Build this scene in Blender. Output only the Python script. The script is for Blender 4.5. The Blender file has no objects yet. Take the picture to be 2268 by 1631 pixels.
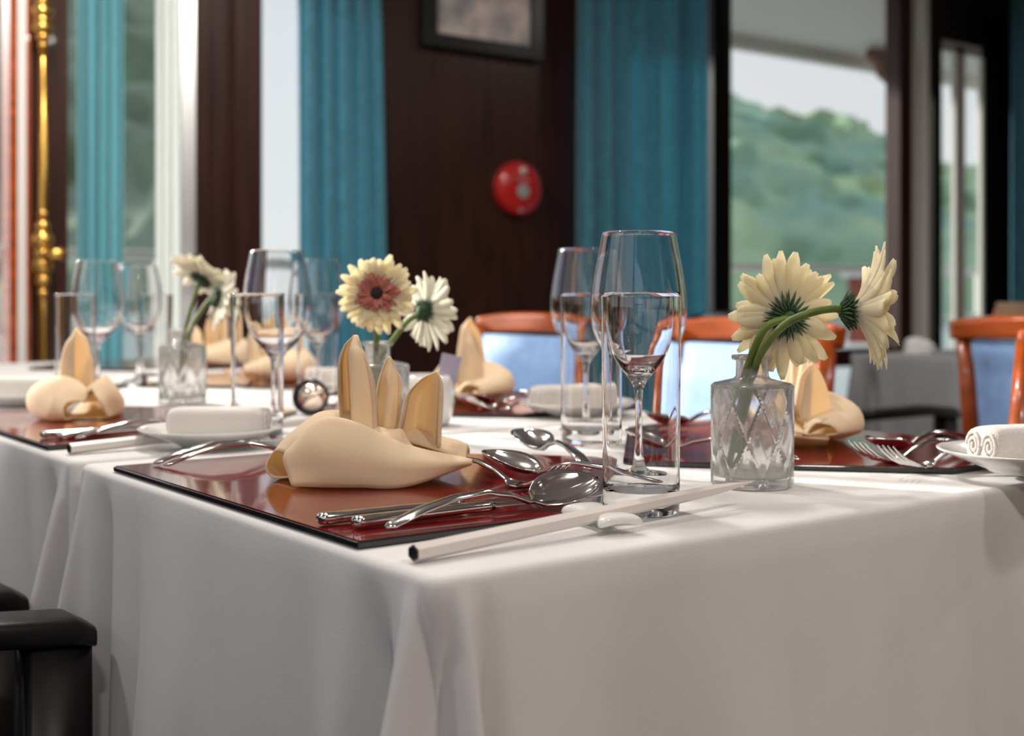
import bpy, math, random
from mathutils import Vector, Matrix, noise
random.seed(7)
sc = bpy.context.scene
COL = sc.collection
pi = math.pi
sin, cos = math.sin, math.cos

# ------------------------------------------------------------------ frame of the place
# world x runs across the dining table, world y along the row of tables, z up, table top at 0.75
CAM = Vector((-0.418, -0.636, 0.921))
RT = Vector((0.8, -0.6, 0)); FW = Vector((0.6, 0.8, 0)); UP = Vector((0, 0, 1))
FPX, CX, YH = 2800.0, 1134.0, 655.0
TOP = 0.75
PITCH = 0.676           # distance between neighbouring place settings
def P(px, py, D):       # a point seen at (px,py) at the distance D
    return CAM + RT*((px-CX)/FPX*D) + FW*D + UP*((YH-py)/FPX*D)
def wall_x(px, y=3.0):
    k = (px-CX)/FPX
    ry = y-CAM.y
    return CAM.x + ry*(.6+.8*k)/(.8-.6*k)
def wall_z(px, py, y=3.0):
    rx = wall_x(px, y)-CAM.x; ry = y-CAM.y
    D = .6*rx+.8*ry
    return CAM.z-(py-YH)*D/FPX

# ------------------------------------------------------------------ materials
MATS = {}
def nodes(m):
    m.use_nodes = True
    return m.node_tree.nodes, m.node_tree.links
def mat(name, col, rough=.5, metal=0, spec=.5, trans=0, ior=1.45, coat=0, noise_amt=0, noise_scale=8, stretch=(1,1,1),
        bump=0, bump_scale=200, sub=0, subcol=None, alpha=1, emis=None, emis_s=0, sheen=0, col2=None, aniso=0):
    if name in MATS: return MATS[name]
    m = bpy.data.materials.new(name); N, L = nodes(m)
    b = N['Principled BSDF']
    b.inputs['Base Color'].default_value = (*col, 1)
    b.inputs['Roughness'].default_value = rough
    b.inputs['Metallic'].default_value = metal
    b.inputs['Specular IOR Level'].default_value = spec
    b.inputs['Transmission Weight'].default_value = trans
    b.inputs['IOR'].default_value = ior
    b.inputs['Coat Weight'].default_value = coat
    b.inputs['Coat Roughness'].default_value = .03
    b.inputs['Sheen Weight'].default_value = sheen
    if emis:
        b.inputs['Emission Color'].default_value = (*emis, 1); b.inputs['Emission Strength'].default_value = emis_s
    tc = None
    if noise_amt or bump:
        tc = N.new('ShaderNodeTexCoord'); mp = N.new('ShaderNodeMapping')
        mp.inputs['Scale'].default_value = stretch
        L.new(tc.outputs['Object'], mp.inputs['Vector'])
    if noise_amt:
        nt = N.new('ShaderNodeTexNoise'); nt.inputs['Scale'].default_value = noise_scale; nt.inputs['Detail'].default_value = 5
        L.new(mp.outputs['Vector'], nt.inputs['Vector'])
        mx = N.new('ShaderNodeMix'); mx.data_type = 'RGBA'
        c2 = col2 or tuple(c*(1-noise_amt) for c in col)
        mx.inputs['A'].default_value = (*col, 1); mx.inputs['B'].default_value = (*c2, 1)
        rp = N.new('ShaderNodeValToRGB'); rp.color_ramp.elements[0].position = .35; rp.color_ramp.elements[1].position = .65
        L.new(nt.outputs['Fac'], rp.inputs['Fac']); L.new(rp.outputs['Color'], mx.inputs['Factor'])
        L.new(mx.outputs['Result'], b.inputs['Base Color'])
    if bump:
        nb = N.new('ShaderNodeTexNoise'); nb.inputs['Scale'].default_value = bump_scale; nb.inputs['Detail'].default_value = 3
        L.new(mp.outputs['Vector'], nb.inputs['Vector'])
        bp = N.new('ShaderNodeBump'); bp.inputs['Strength'].default_value = bump; bp.inputs['Distance'].default_value = .002
        L.new(nb.outputs['Fac'], bp.inputs['Height']); L.new(bp.outputs['Normal'], b.inputs['Normal'])
    if sub:   # light passing through thin cloth or petal
        out = N['Material Output']; tr = N.new('ShaderNodeBsdfTranslucent')
        tr.inputs['Color'].default_value = (*(subcol or col), 1)
        ms = N.new('ShaderNodeMixShader'); ms.inputs['Fac'].default_value = sub
        L.new(b.outputs['BSDF'], ms.inputs[1]); L.new(tr.outputs['BSDF'], ms.inputs[2]); L.new(ms.outputs['Shader'], out.inputs['Surface'])
    MATS[name] = m
    return m
def pane_mat(name, tint=(1,1,1), ior=1.45):
    m = bpy.data.materials.new(name); N, L = nodes(m)
    for n in list(N):
        if n.type != 'OUTPUT_MATERIAL': N.remove(n)
    out = N['Material Output']; t = N.new('ShaderNodeBsdfTransparent'); t.inputs['Color'].default_value = (*tint, 1)
    g = N.new('ShaderNodeBsdfGlossy'); g.inputs['Roughness'].default_value = .02
    fr = N.new('ShaderNodeFresnel'); ge = N.new('ShaderNodeNewGeometry'); mr = N.new('ShaderNodeMapRange')   # same reflectance entering and leaving
    mr.inputs['To Min'].default_value = ior; mr.inputs['To Max'].default_value = 1/ior
    L.new(ge.outputs['Backfacing'], mr.inputs['Value']); L.new(mr.outputs['Result'], fr.inputs['IOR'])
    ms = N.new('ShaderNodeMixShader')
    L.new(fr.outputs['Fac'], ms.inputs['Fac']); L.new(t.outputs[0], ms.inputs[1]); L.new(g.outputs[0], ms.inputs[2]); L.new(ms.outputs[0], out.inputs['Surface'])
    MATS[name] = m
    return m

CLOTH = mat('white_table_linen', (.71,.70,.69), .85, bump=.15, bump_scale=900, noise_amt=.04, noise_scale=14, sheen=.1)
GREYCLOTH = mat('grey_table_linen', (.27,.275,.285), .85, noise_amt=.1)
NAPKIN = mat('cream_napkin_linen', (.97,.82,.60), .8, sub=.35, subcol=(.97,.78,.42), bump=.25, bump_scale=1400, sheen=.15)
HEM = mat('cream_napkin_hem', (.82,.66,.47), .85, sub=.22, subcol=(.85,.6,.3), bump=.3, bump_scale=1400)
RED = mat('red_lacquer', (.18,.007,.009), .12, coat=.55, noise_amt=.25, noise_scale=30)
BLACKEDGE = mat('black_lacquer', (.008,.008,.010), .2, coat=.5)
STEEL = mat('polished_cutlery_steel', (.72,.70,.67), .10, 1)
STEELD = mat('brushed_knife_steel', (.55,.54,.53), .2, 1)
GLASS = mat('clear_glass', (1,1,1), 0, trans=1, ior=1.47)
GLASSTHIN = pane_mat('thin_clear_glass', (.985,.99,.99), 1.5)
VGLASS = mat('pressed_vase_glass', (.97,.965,.95), .13, trans=.87, ior=1.42)
PANE = pane_mat('window_glass', (.95,.97,.96), 1.5)
PORC = mat('white_porcelain', (.82,.80,.77), .12, coat=.6)
TOWEL = mat('white_terry_towel', (.72,.68,.63), .95, bump=1.0, bump_scale=700, sheen=.4)
CHOP = mat('ivory_chopstick', (.72,.66,.62), .35)
CHOPEND = mat('black_chopstick_end', (.01,.01,.012), .25)
PETAL = mat('cream_petal', (.96,.90,.72), .6, sub=.58, subcol=(.98,.92,.70), noise_amt=.12, noise_scale=30, col2=(.95,.9,.76))
PETALW = mat('white_petal', (.93,.9,.78), .6, sub=.35, subcol=(.95,.93,.75))
PINK = mat('dusky_pink_petal', (.66,.22,.17), .6, sub=.25, subcol=(.7,.3,.2), noise_amt=.3, noise_scale=200)
DISC = mat('dark_flower_centre', (.02,.008,.005), .8, bump=1, bump_scale=900)
PURPLE = mat('mauve_floret', (.33,.10,.17), .7)
STEM = mat('green_stem', (.13,.19,.03), .45, noise_amt=.3, noise_scale=60)
SEPAL = mat('dark_green_sepal', (.045,.10,.045), .6, noise_amt=.4, noise_scale=300)
DARKWOOD = mat('dark_mahogany', (.050,.016,.011), .33, noise_amt=.5, noise_scale=6, stretch=(9,9,.5), coat=.2)
BLACKWOOD = mat('black_brown_wood', (.006,.0045,.004), .35, noise_amt=.3, noise_scale=10, coat=.1, spec=.3)
ORANGE = mat('orange_varnished_wood', (.42,.075,.006), .25, noise_amt=.35, noise_scale=9, stretch=(1,1,5), coat=.4)
BLUE = mat('blue_chair_fabric', (.30,.50,.86), .55, noise_amt=.15, noise_scale=40, sheen=.4, bump=.2)
TEAL = mat('teal_velvet_curtain', (.10,.36,.48), .65, noise_amt=.3, noise_scale=40, sub=.36, subcol=(.16,.50,.60), sheen=.5, bump=.4, bump_scale=300)
TEALL = mat('pale_teal_curtain', (.32,.56,.60), .7, sub=.55, subcol=(.50,.82,.88), noise_amt=.2, noise_scale=50)
SHEER = mat('bright_strip_sheer', (.85,.85,.84), .9, sub=.7, subcol=(.95,.95,.94))
BRASS = mat('polished_brass', (.83,.50,.13), .22, 1)
WHITEP = mat('white_paint', (.80,.80,.78), .5)
BEIGEP = mat('cream_paint', (.62,.61,.57), .6)
FLOORM = mat('floor_wood', (.10,.045,.025), .35, noise_amt=.4, noise_scale=4, stretch=(1,8,1))
CEILM = mat('ceiling_cream_paint', (.62,.60,.57), .6)
REDP = mat('red_alarm_plastic', (.50,.020,.018), .25, coat=.5)
PALE = mat('pale_label', (.62,.60,.58), .4)
FRAMEB = mat('black_picture_frame', (.006,.006,.007), .3)
PRINT = mat('mottled_grey_print', (.85,.74,.66), .5, noise_amt=.6, noise_scale=9, col2=(.30,.31,.33))
PEARL = mat('pearl_metal', (.80,.66,.56), .18, .85)
DECKM = mat('grey_deck', (.45,.45,.43), .6)
HILL = mat('hazy_tree_covered_hill', (.27,.42,.34), .95, noise_amt=.8, noise_scale=.03, col2=(.48,.62,.36), spec=.1)  # distance haze is mixed into the greens, paler and bluer
CLIFF = mat('dark_green_cliff', (.16,.22,.15), .95, noise_amt=.6, noise_scale=.05, col2=(.28,.34,.27), spec=.1)  # darker green than the hill, mottled
WATERM = mat('bay_water', (.42,.47,.46), .25)
CONT = mat('rust_red_paint', (.26,.07,.045), .6)
PAPER = mat('lilac_sachet_paper', (.36,.32,.42), .6)

# ------------------------------------------------------------------ mesh helpers
class G:
    def __init__(s): s.v = []; s.f = []
    def add(s, verts, faces, M=None):
        o = len(s.v)
        s.v += [(M @ Vector(p)) if M else Vector(p) for p in verts]
        s.f += [tuple(i+o for i in f) for f in faces]
        return s
    def box(s, x0, x1, y0, y1, z0, z1, M=None):
        v = [(x0,y0,z0),(x1,y0,z0),(x1,y1,z0),(x0,y1,z0),(x0,y0,z1),(x1,y0,z1),(x1,y1,z1),(x0,y1,z1)]
        return s.add(v, [(0,3,2,1),(4,5,6,7),(0,1,5,4),(1,2,6,5),(2,3,7,6),(3,0,4,7)], M)
    def prism(s, poly, z0, z1, M=None):
        n = len(poly)
        v = [(x,y,z0) for x,y in poly]+[(x,y,z1) for x,y in poly]
        f = [tuple(reversed(range(n))), tuple(range(n,2*n))]+[(i,(i+1)%n,n+(i+1)%n,n+i) for i in range(n)]
        return s.add(v, f, M)
    def lathe(s, prof, n=48, M=None, cap=False):
        v = []; f = []; k = len(prof); idx = []
        for r, z in prof:
            if r < 1e-6: idx.append([len(v)]); v.append((0,0,z))
            else:
                idx.append(list(range(len(v), len(v)+n)))
                v += [(r*cos(2*pi*i/n), r*sin(2*pi*i/n), z) for i in range(n)]
        for a, b in zip(idx, idx[1:]):
            for i in range(n):
                j = (i+1) % n
                if len(a) == 1 and len(b) == 1: continue
                if len(a) == 1: f.append((a[0], b[j], b[i]))
                elif len(b) == 1: f.append((a[i], a[j], b[0]))
                else: f.append((a[i], a[j], b[j], b[i]))
        return s.add(v, f, M)
    def grid(s, rows, closed=False, M=None):
        v = [p for r in rows for p in r]; w = len(rows[0]); f = []
        for a in range(len(rows)-1):
            for b in range(w if closed else w-1):
                c = (b+1) % w
                f.append((a*w+b, a*w+c, (a+1)*w+c, (a+1)*w+b))
        return s.add(v, f, M)
    def sweep(s, pts, rad, n=12, M=None, flat=1.0, caps=True):
        pts = [Vector(p) for p in pts]
        if not hasattr(rad, '__len__'): rad = [rad]*len(pts)
        rows = []; up = None
        for i, p in enumerate(pts):
            t = (pts[min(i+1, len(pts)-1)]-pts[max(i-1, 0)]).normalized()
            if up is None:
                up = Vector((0,0,1)) if abs(t.z) < .9 else Vector((0,1,0))
            up = (up-t*up.dot(t)).normalized(); sd = t.cross(up)
            rows.append([p+(sd*cos(2*pi*k/n)+up*sin(2*pi*k/n)*flat)*rad[i] for k in range(n)])
        s.grid(rows, True, M)
        if caps:
            o = len(s.v)-len(rows)*n
            s.f.append(tuple(o+k for k in range(n))); s.f.append(tuple(o+(len(rows)-1)*n+k for k in reversed(range(n))))
        return s
    def bar(s, st, n=16, e=2.6, M=None):     # stations (x, yc, zc, half width, half thickness) along x
        rows = []
        for x, yc, zc, w, t in st:
            r = []
            for k in range(n):
                a = 2*pi*k/n; c, q = cos(a), sin(a)
                r.append((x, yc+w*math.copysign(abs(c)**(2/e), c), zc+t*math.copysign(abs(q)**(2/e), q)))
            rows.append(r)
        s.grid(rows, True, M); o = len(s.v)-len(rows)*n
        s.f.append(tuple(o+k for k in reversed(range(n)))); s.f.append(tuple(o+(len(rows)-1)*n+k for k in range(n)))
        return s
    def ball(s, c, r, n=16, m=10, M=None):
        c = Vector(c); r = (r, r, r) if not hasattr(r, '__len__') else r
        prof = [(max(0, sin(pi*i/m)) if 0 < i < m else 0, -cos(pi*i/m)) for i in range(m+1)]
        g = G().lathe(prof, n)
        return s.add([(c.x+p.x*r[0], c.y+p.y*r[1], c.z+p.z*r[2]) for p in g.v], g.f, M)
def cr(pts, n):                              # smooth curve through points, n samples
    pts = [Vector(p) for p in pts]
    if len(pts) == 2: return [pts[0].lerp(pts[1], i/(n-1)) for i in range(n)]
    out = []
    for i in range(n):
        u = i/(n-1)*(len(pts)-1); k = min(int(u), len(pts)-2); t = u-k
        p0 = pts[k-1] if k else pts[0]*2-pts[1]; p1 = pts[k]; p2 = pts[k+1]; p3 = pts[k+2] if k+2 < len(pts) else pts[-1]*2-pts[-2]
        out.append(.5*((2*p1)+(p2-p0)*t+(2*p0-5*p1+4*p2-p3)*t*t+(3*p1-p0-3*p2+p3)*t*t*t))
    return out
def loft(curves, nu=24, nv=16):
    rs = [cr(c, nu) for c in curves]
    cols = [cr([r[i] for r in rs], nv) for i in range(nu)]
    return [[cols[i][j] for i in range(nu)] for j in range(nv)]
def link(name, g, m, parent=None, smooth=True, off=None, solid=0, bevel=0, subd=0, angle=None, loc=None, rot=None):
    me = bpy.data.meshes.new(name)
    vs = [Vector(p)-off for p in g.v] if off is not None else g.v
    me.from_pydata([tuple(p) for p in vs], [], g.f); me.update()
    ms = m if isinstance(m, (list, tuple)) else [m]
    for q in ms: me.materials.append(q)
    import bmesh
    bm = bmesh.new(); bm.from_mesh(me); bmesh.ops.recalc_face_normals(bm, faces=bm.faces); bm.to_mesh(me); bm.free()
    if smooth:
        me.shade_smooth()
        if angle: me.set_sharp_from_angle(angle=math.radians(angle))
    o = bpy.data.objects.new(name, me); COL.objects.link(o)
    if parent: o.parent = parent
    if loc is not None: o.location = loc
    if rot is not None: o.rotation_euler = rot
    if solid:
        md = o.modifiers.new('t', 'SOLIDIFY'); md.thickness = solid; md.offset = 0
    if bevel:
        md = o.modifiers.new('b', 'BEVEL'); md.width = bevel; md.segments = 2; md.limit_method = 'ANGLE'
    if subd:
        md = o.modifiers.new('s', 'SUBSURF'); md.levels = subd; md.render_levels = subd
    return o
def thing(name, label, cat, loc=(0,0,0), rz=0, group=None):
    o = bpy.data.objects.new(name, None); COL.objects.link(o); o.empty_display_size = .05
    o.location = loc; o.rotation_euler = (0,0,rz); o['label'] = label; o['category'] = cat
    if group: o['group'] = group
    return o
def tag(o, label, cat, group=None):
    o['label'] = label; o['category'] = cat
    if group: o['group'] = group
    return o
def struct(name, g, m, **k):
    o = link(name, g, m, **k); o['kind'] = 'structure'; return o
def copy_tree(o, parent=None):
    c = o.copy(); COL.objects.link(c)
    if parent: c.parent = parent
    for ch in list(o.children):
        copy_tree(ch, c)
    return c
def dup(o, label, loc, rz=0, group=None, rot=None):
    c = copy_tree(o); c.location = loc; c.rotation_euler = rot or (0,0,rz); c['label'] = label
    if group: c['group'] = group
    return c

# ------------------------------------------------------------------ camera
cd = bpy.data.cameras.new('camera'); cam = bpy.data.objects.new('camera', cd); COL.objects.link(cam); sc.camera = cam
cam.location = CAM; cam.rotation_euler = (pi/2, 0, -math.atan2(.6, .8))
cd.sensor_width = 36; cd.lens = FPX/2268*36; cd.shift_y = -(815.5-YH)/2268; cd.clip_start = .02; cd.clip_end = 3000
cd.dof.use_dof = True; cd.dof.focus_distance = 1.02; cd.dof.aperture_fstop = cd.lens/8.5
sc.view_settings.view_transform = 'Standard'; sc.view_settings.look = 'None'; sc.view_settings.gamma = 1; sc.view_settings.exposure = .30
sc.view_settings.use_curve_mapping = False
sc.cycles.max_bounces = 14; sc.cycles.transmission_bounces = 14; sc.cycles.transparent_max_bounces = 16; sc.cycles.diffuse_bounces = 4
sc.cycles.glossy_bounces = 5; sc.cycles.sample_clamp_indirect = 4; sc.cycles.blur_glossy = .5

# ------------------------------------------------------------------ sky, sun, lamps
w = bpy.data.worlds.new('sky'); sc.world = w; w.use_nodes = True
N, L = w.node_tree.nodes, w.node_tree.links
bg = N['Background']; tc = N.new('ShaderNodeTexCoord'); sp = N.new('ShaderNodeSeparateXYZ'); rp = N.new('ShaderNodeValToRGB')
L.new(tc.outputs['Generated'], sp.inputs[0]); L.new(sp.outputs['Z'], rp.inputs['Fac']); L.new(rp.outputs['Color'], bg.inputs['Color'])
rp.color_ramp.elements[0].position = 0; rp.color_ramp.elements[0].color = (.90,.88,.90,1)
rp.color_ramp.elements[1].position = .6; rp.color_ramp.elements[1].color = (.66,.72,.82,1)
bg.inputs['Strength'].default_value = .86
sd = bpy.data.lights.new('sun', 'SUN'); so = bpy.data.objects.new('sun', sd); COL.objects.link(so)
sd.energy = 5.0; sd.angle = math.radians(2.5); sd.color = (1,.95,.88)
el = math.radians(16); SD = Vector((-.45*cos(el), .893*cos(el), sin(el)))
so.rotation_euler = SD.to_track_quat('Z', 'Y').to_euler()
def area(loc, size, e, col=(1,.8,.6), rot=(0,0,0)):
    a = bpy.data.lights.new('ceiling_and_fill_lamp', 'AREA'); o = bpy.data.objects.new('ceiling_and_fill_lamp', a); COL.objects.link(o)
    a.shape = 'DISK'; a.size = size; a.energy = e; a.color = col; o.location = loc; o.rotation_euler = rot
for x, y, e in ((.4,-1.3,14), (1.8,-1.0,13), (-.9,-1.4,11), (1.9,1.0,8), (3.4,-.6,12), (3.6,1.4,5), (.30,.45,5), (.5,1.35,18), (.45,2.3,16), (-1.0,.9,11)):  # last entries are added fills for the tabletops and the cloth's left side
    area((x, y, 2.42), .16, e*.85, (1,.925,.85))

# ------------------------------------------------------------------ the room
X = wall_x
struct('floor', G().box(-1.7,7.5,-3.2,3.0,-.06,0), FLOORM, smooth=False)
struct('ceiling', G().box(-1.7,7.5,-3.2,3.06,2.45,2.5), CEILM, smooth=False)
# left wall: posts and sill around a long window
g = G().box(-1.72,-1.62,-3.2,3.0,0,.95).box(-1.72,-1.62,-3.2,3.0,2.15,2.45)
for y in (-3.2,-1.3,.5,2.2): g.box(-1.72,-1.62,y,y+.18,.95,2.15)
g.box(-1.72,-1.62,2.2,3.0,.95,2.15)
struct('wall_left', g, DARKWOOD, smooth=False)
struct('wall_right', G().box(7.4,7.5,-3.2,3.0,0,2.45), DARKWOOD, smooth=False)
struct('wall_front', G().box(-1.7,7.5,-3.3,-3.2,0,2.45), mat('front_wall_wood', (.20,.12,.08), .5), smooth=False)
# back wall (plane y=3): panelled piece with the picture, posts, lintel
xa, xb = X(835), X(1300)
g = G()
n = 4
for i in range(n):
    x0 = xa+(xb-xa)*i/n; x1 = xa+(xb-xa)*(i+1)/n
    g.box(x0+.0015, x1-.0015, 3.0, 3.05, 0, 2.45)
g.box(xa, xb, 3.008, 3.06, 0, 2.45)
struct('wall_back', g, DARKWOOD, smooth=False)
struct('trim_1', G().box(X(424), X(552), 2.96, 3.08, 0, 2.45).box(X(424)-.012, X(424)+.03, 2.94, 2.96, 0, 2.45).box(X(500), X(552)+.01, 2.93, 2.96, 0, 2.45), DARKWOOD, smooth=False)
struct('trim_2', G().box(X(1556), X(1596), 2.94, 3.08, 0, 2.45).box(X(1570), X(1588), 2.925, 2.94, 0, 2.45), BLACKWOOD, smooth=False)
struct('trim_3', G().box(X(2048), X(2066), 2.95, 3.02, 0, 2.45).box(X(2176), X(2500), 2.985, 3.01, 0, 2.45).box(X(2066), X(2176), 2.985, 3.01, wall_z(2120,95), 2.45).box(X(2066), X(2176), 2.985, 3.01, 0, .62), BLACKWOOD, smooth=False)
struct('trim_with_sun_sill', G().box(-1.7, -1.05, 3.0, 3.08, 0, 2.45).box(-1.05, xa, 3.0, 3.08, 2.3, 2.45).box(-1.05, X(-70), 3.0, 3.08, 0, 1.08).box(xb, X(2070), 3.0, 3.08, 2.36, 2.45), DARKWOOD, smooth=False)  # low sill out of view at left is added to block sun from the cloth
# window_1: the wide window with the hill behind; metal post on its right
g = G().box(X(1596), X(2000), 3.02, 3.06, .60, .68).box(X(1985), X(2012), 2.98, 3.06, 0, 2.45)
w1 = struct('window_1', g, DARKWOOD, smooth=False)
link('window_frame', G().box(X(2012), X(2030), 2.985, 3.05, 0, 2.36).sweep([(X(2036), 2.97, 0), (X(2036), 2.97, 2.36)], .022, 16), BEIGEP, w1, angle=40)
link('pane', G().box(X(1596), X(1985), 3.035, 3.041, .68, 2.40), PANE, w1, smooth=False)
w2 = struct('window_2', G().box(X(2066), X(2070), 2.99, 3.012, .62, wall_z(2070,96)).box(X(2170), X(2176), 2.99, 3.012, .62, wall_z(2170,96)).box(X(2066), X(2176), 2.99, 3.012, wall_z(2120,118), wall_z(2120,95)), BEIGEP, smooth=False)
link('mullion', G().box(X(2112), X(2134), 2.99, 3.012, .62, wall_z(2120,105)), BEIGEP, w2, smooth=False)
link('pane', G().box(X(2070), X(2170), 3.014, 3.018, .62, wall_z(2120,110)), PANE, w2, smooth=False)
w3 = struct('window_3', G().box(X(556), X(568), 2.99, 3.05, 0, 2.3), WHITEP, smooth=False)
link('pane', G().box(X(568), X(835), 3.03, 3.036, 0, 2.3), PANE, w3, smooth=False)
# door_1: glazed door with orange edges, dark stile and brass rod
d1 = struct('door_1', G().box(X(55), X(140), 2.96, 3.03, .02, 2.28).box(X(66), X(430), 2.97, 3.02, .02, .22), DARKWOOD, smooth=False)
link('edge_strip', G().box(X(10), X(27), 2.95, 3.03, .02, 2.28).box(X(48), X(55), 2.95, 3.03, .02, 2.28), ORANGE, d1, smooth=False)
link('jamb_light_strip', G().box(X(27), X(48), 2.955, 3.02, .02, 2.28), WHITEP, d1, smooth=False)  # white paint stands in for the strip of light between the orange edges
link('pane', G().box(X(146), X(424), 2.99, 2.996, .22, 2.28), PANE, d1, smooth=False)
bolt = link('bolt_rod', G().sweep([(X(80), 2.935, .1), (X(80), 2.935, 2.25)], .013, 12), BRASS, d1)
def orn(zc, s=1):
    g = G()
    for k, r in ((-.075,.016),(-.05,.022),(-.022,.03),(.0,.026),(.026,.032),(.052,.022),(.076,.015)):
        g.ball((X(75), 2.915, zc+k*s*1.25), (r*.9, r*.8, r*s*.85))
    return g
link('bolt_ornament', orn(wall_z(90,58), .75), BRASS, bolt)
hg = orn(wall_z(90,565), 1.15)
hz = wall_z(90,568)
hg.sweep([(X(76),2.90,hz),(X(84),2.87,hz),(X(98),2.87,hz+.004),(X(110),2.87,hz-.002)], [.014,.016,.02,.016], 12)
link('door_handle', hg, BRASS, bolt)

# curtains
def curtain(name, label, x0, x1, y, z0, z1, folds, amp, m, flare=0, seed=0):
    rows = []
    n = folds*10
    for j in range(16):
        t = j/15; z = z0+(z1-z0)*t; r = []
        for i in range(n+1):
            s = i/n
            ph = 2*pi*folds*(s+.03*noise.noise(Vector((s*5, seed, 0))))
            a = amp*(.7+.5*noise.noise(Vector((s*7, seed+3, t*1.5))))
            xx = x0+(x1+flare*(1-t)-x0)*s + .25*amp*sin(ph*2+t)
            r.append((xx, y+a*sin(ph), z))
        rows.append(r)
    c = link(name, G().grid(rows), m, solid=.004)
    return tag(c, label, 'curtain')
curtain('curtain', 'teal velvet curtain between the bright window and the panelled wall', X(662,2.9), X(833,2.9), 2.90, .03, 2.4, 5, .035, TEAL, flare=.06, seed=1)
curtain('curtain', 'dark teal pleated curtain between the red alarm and the hill window', X(1281,2.88), X(1566,2.88), 2.88, .03, 2.4, 8, .035, TEAL, seed=5)
curtain('curtain', 'teal curtain at the right edge of the picture, beyond the narrow window', X(2240,2.85), X(2450,2.85), 2.85, .03, 2.4, 5, .035, TEAL, seed=9)
curtain('curtain', 'pale teal curtain hanging behind the glass of the brass-bolted door', X(174,3.16), X(270,3.16), 3.16, .03, 2.4, 4, .028, TEALL, seed=12)

curtain('curtain', 'translucent white sheet added for the bright strip just right of the glazed door', X(345,3.22), X(421,3.22), 3.22, .03, 2.4, 4, .014, SHEER, seed=15)  # added sheet, lets sun through to make the strip beside the door bright
# picture and alarm on the panelled wall
x0, x1 = X(928), X(1193); zb = wall_z(1060, 122)
t = thing('framed_picture', 'black-framed mottled grey picture hanging on the dark panelled wall', 'picture', ((x0+x1)/2, 3.0, zb))
W = (x1-x0)/2
g = G().box(-W,-W+.055,-.035,-.002,0,.5).box(W-.055,W,-.035,-.002,0,.5).box(-W+.055,W-.055,-.035,-.002,0,.05).box(-W+.055,W-.055,-.035,-.002,.45,.5)
link('frame', g, FRAMEB, t, smooth=False, bevel=.004)
link('print', G().box(-W+.05,W-.05,-.02,-.003,.045,.46), PRINT, t, smooth=False)
ax, az = X(1141), wall_z(1141, 419)
t = thing('fire_alarm', 'round red alarm disc with pale markings on the dark panelled wall', 'fire alarm', (ax, 3.0, az))
Mr = Matrix.Rotation(pi/2, 4, 'X')
link('housing', G().lathe([(0,.002),(.098,.002),(.1,.012),(.094,.032),(.07,.045),(.045,.048),(.03,.046),(0,.046)], 40, Mr), REDP, t, angle=40)
link('sounder', G().lathe([(0,.044),(.026,.044),(.026,.052),(.017,.054),(0,.054)], 24, Mr @ Matrix.Translation((0,-.012,0))), mat('grey_grille',(.33,.36,.35),.4), t, angle=40)
link('label_mark', G().lathe([(0,.040),(.015,.040),(.015,.0475),(0,.0475)], 20, Mr @ Matrix.Translation((.004,.062,0))), PALE, t)
link('label_mark', G().box(-.026,-.002,-.0495,-.044,.026,.035).box(.004,.026,-.0495,-.044,.024,.033), mat('pale_pink_mark',(.55,.30,.32),.5), t, smooth=False)
link('label_mark', G().lathe([(0,.03),(.014,.03),(.014,.0425),(0,.0425)], 20, Mr @ Matrix.Translation((-.002,-.074,0))), mat('pale_pink_mark',(.55,.30,.32),.5), t)

# ------------------------------------------------------------------ outside
struct('deck', G().box(-3,14,3.08,4.75,-.06,-.005), DECKM, smooth=False)
struct('deck_roof', G().box(-3,14,3.08,4.8,2.52,2.60).box(-3,14,4.72,4.80,2.44,2.62), BEIGEP, smooth=False)
struct('water', G().add([(-900,4.9,-2.2),(1500,4.9,-2.2),(1500,1500,-2.2),(-900,1500,-2.2)], [(0,1,2,3)]), WATERM, smooth=False)
t = thing('deck_railing', 'pale deck railing running outside all the windows', 'railing', (3,4.55,0))
link('handrail', G().sweep([(-6,0,1.09),(11,0,1.09)], .026, 12), WHITEP, t)
link('lower_rail', G().sweep([(-6,0,.78),(11,0,.78)], .014, 10).sweep([(-6,0,.48),(11,0,.48)], .014, 10), WHITEP, t)
for i in range(9):
    link('post', G().sweep([(-5.4+2*i,0,0),(-5.4+2*i,0,1.08)], .022, 10), WHITEP, t)
xq = X(1995, 4.5)
t = thing('deck_post', 'dark wooden deck post with a carved bracket outside the hill window', 'post', (xq,4.44,0))
link('shaft', G().box(-.06,.06,-.05,.05,0,2.52), DARKWOOD, t, smooth=False, bevel=.006)
prof = [(-.06,2.50),(-.40,2.50),(-.42,2.44),(-.33,2.40),(-.30,2.33),(-.20,2.29),(-.17,2.20),(-.09,2.14),(-.06,2.06)]
link('bracket', G().prism(prof, -.025, .025, Matrix.Rotation(pi/2, 4, 'X')), mat('brown_bracket',(.16,.06,.035),.5), t, smooth=False)
t = thing('moored_barge', 'small rust red boat cabin moored beyond the deck railing', 'boat', (49.3,37,-2.2))
t.rotation_euler = (0,0,.5)
link('cabin', G().box(-1.5,1.5,-1,1,.9,4.0), CONT, t, smooth=False)
link('roof', G().box(-1.8,1.8,-1.3,1.3,4.0,4.2), WHITEP, t, smooth=False)
link('hull', G().prism([(-4,-1.4),(3,-1.4),(4.4,0),(3,1.4),(-4,1.4)], -.2, .9), WHITEP, t, smooth=False)
t = thing('deck_lounger', 'white cushioned deck seat outside below the hill window', 'chair', (X(1650,3.95),3.95,0))
link('seat', G().box(-.42,.42,-.22,.22,.36,.50), WHITEP, t, bevel=.03, smooth=False)
link('backrest', G().box(-.42,.42,.16,.26,.45,.86), WHITEP, t, bevel=.04, smooth=False)
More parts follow.
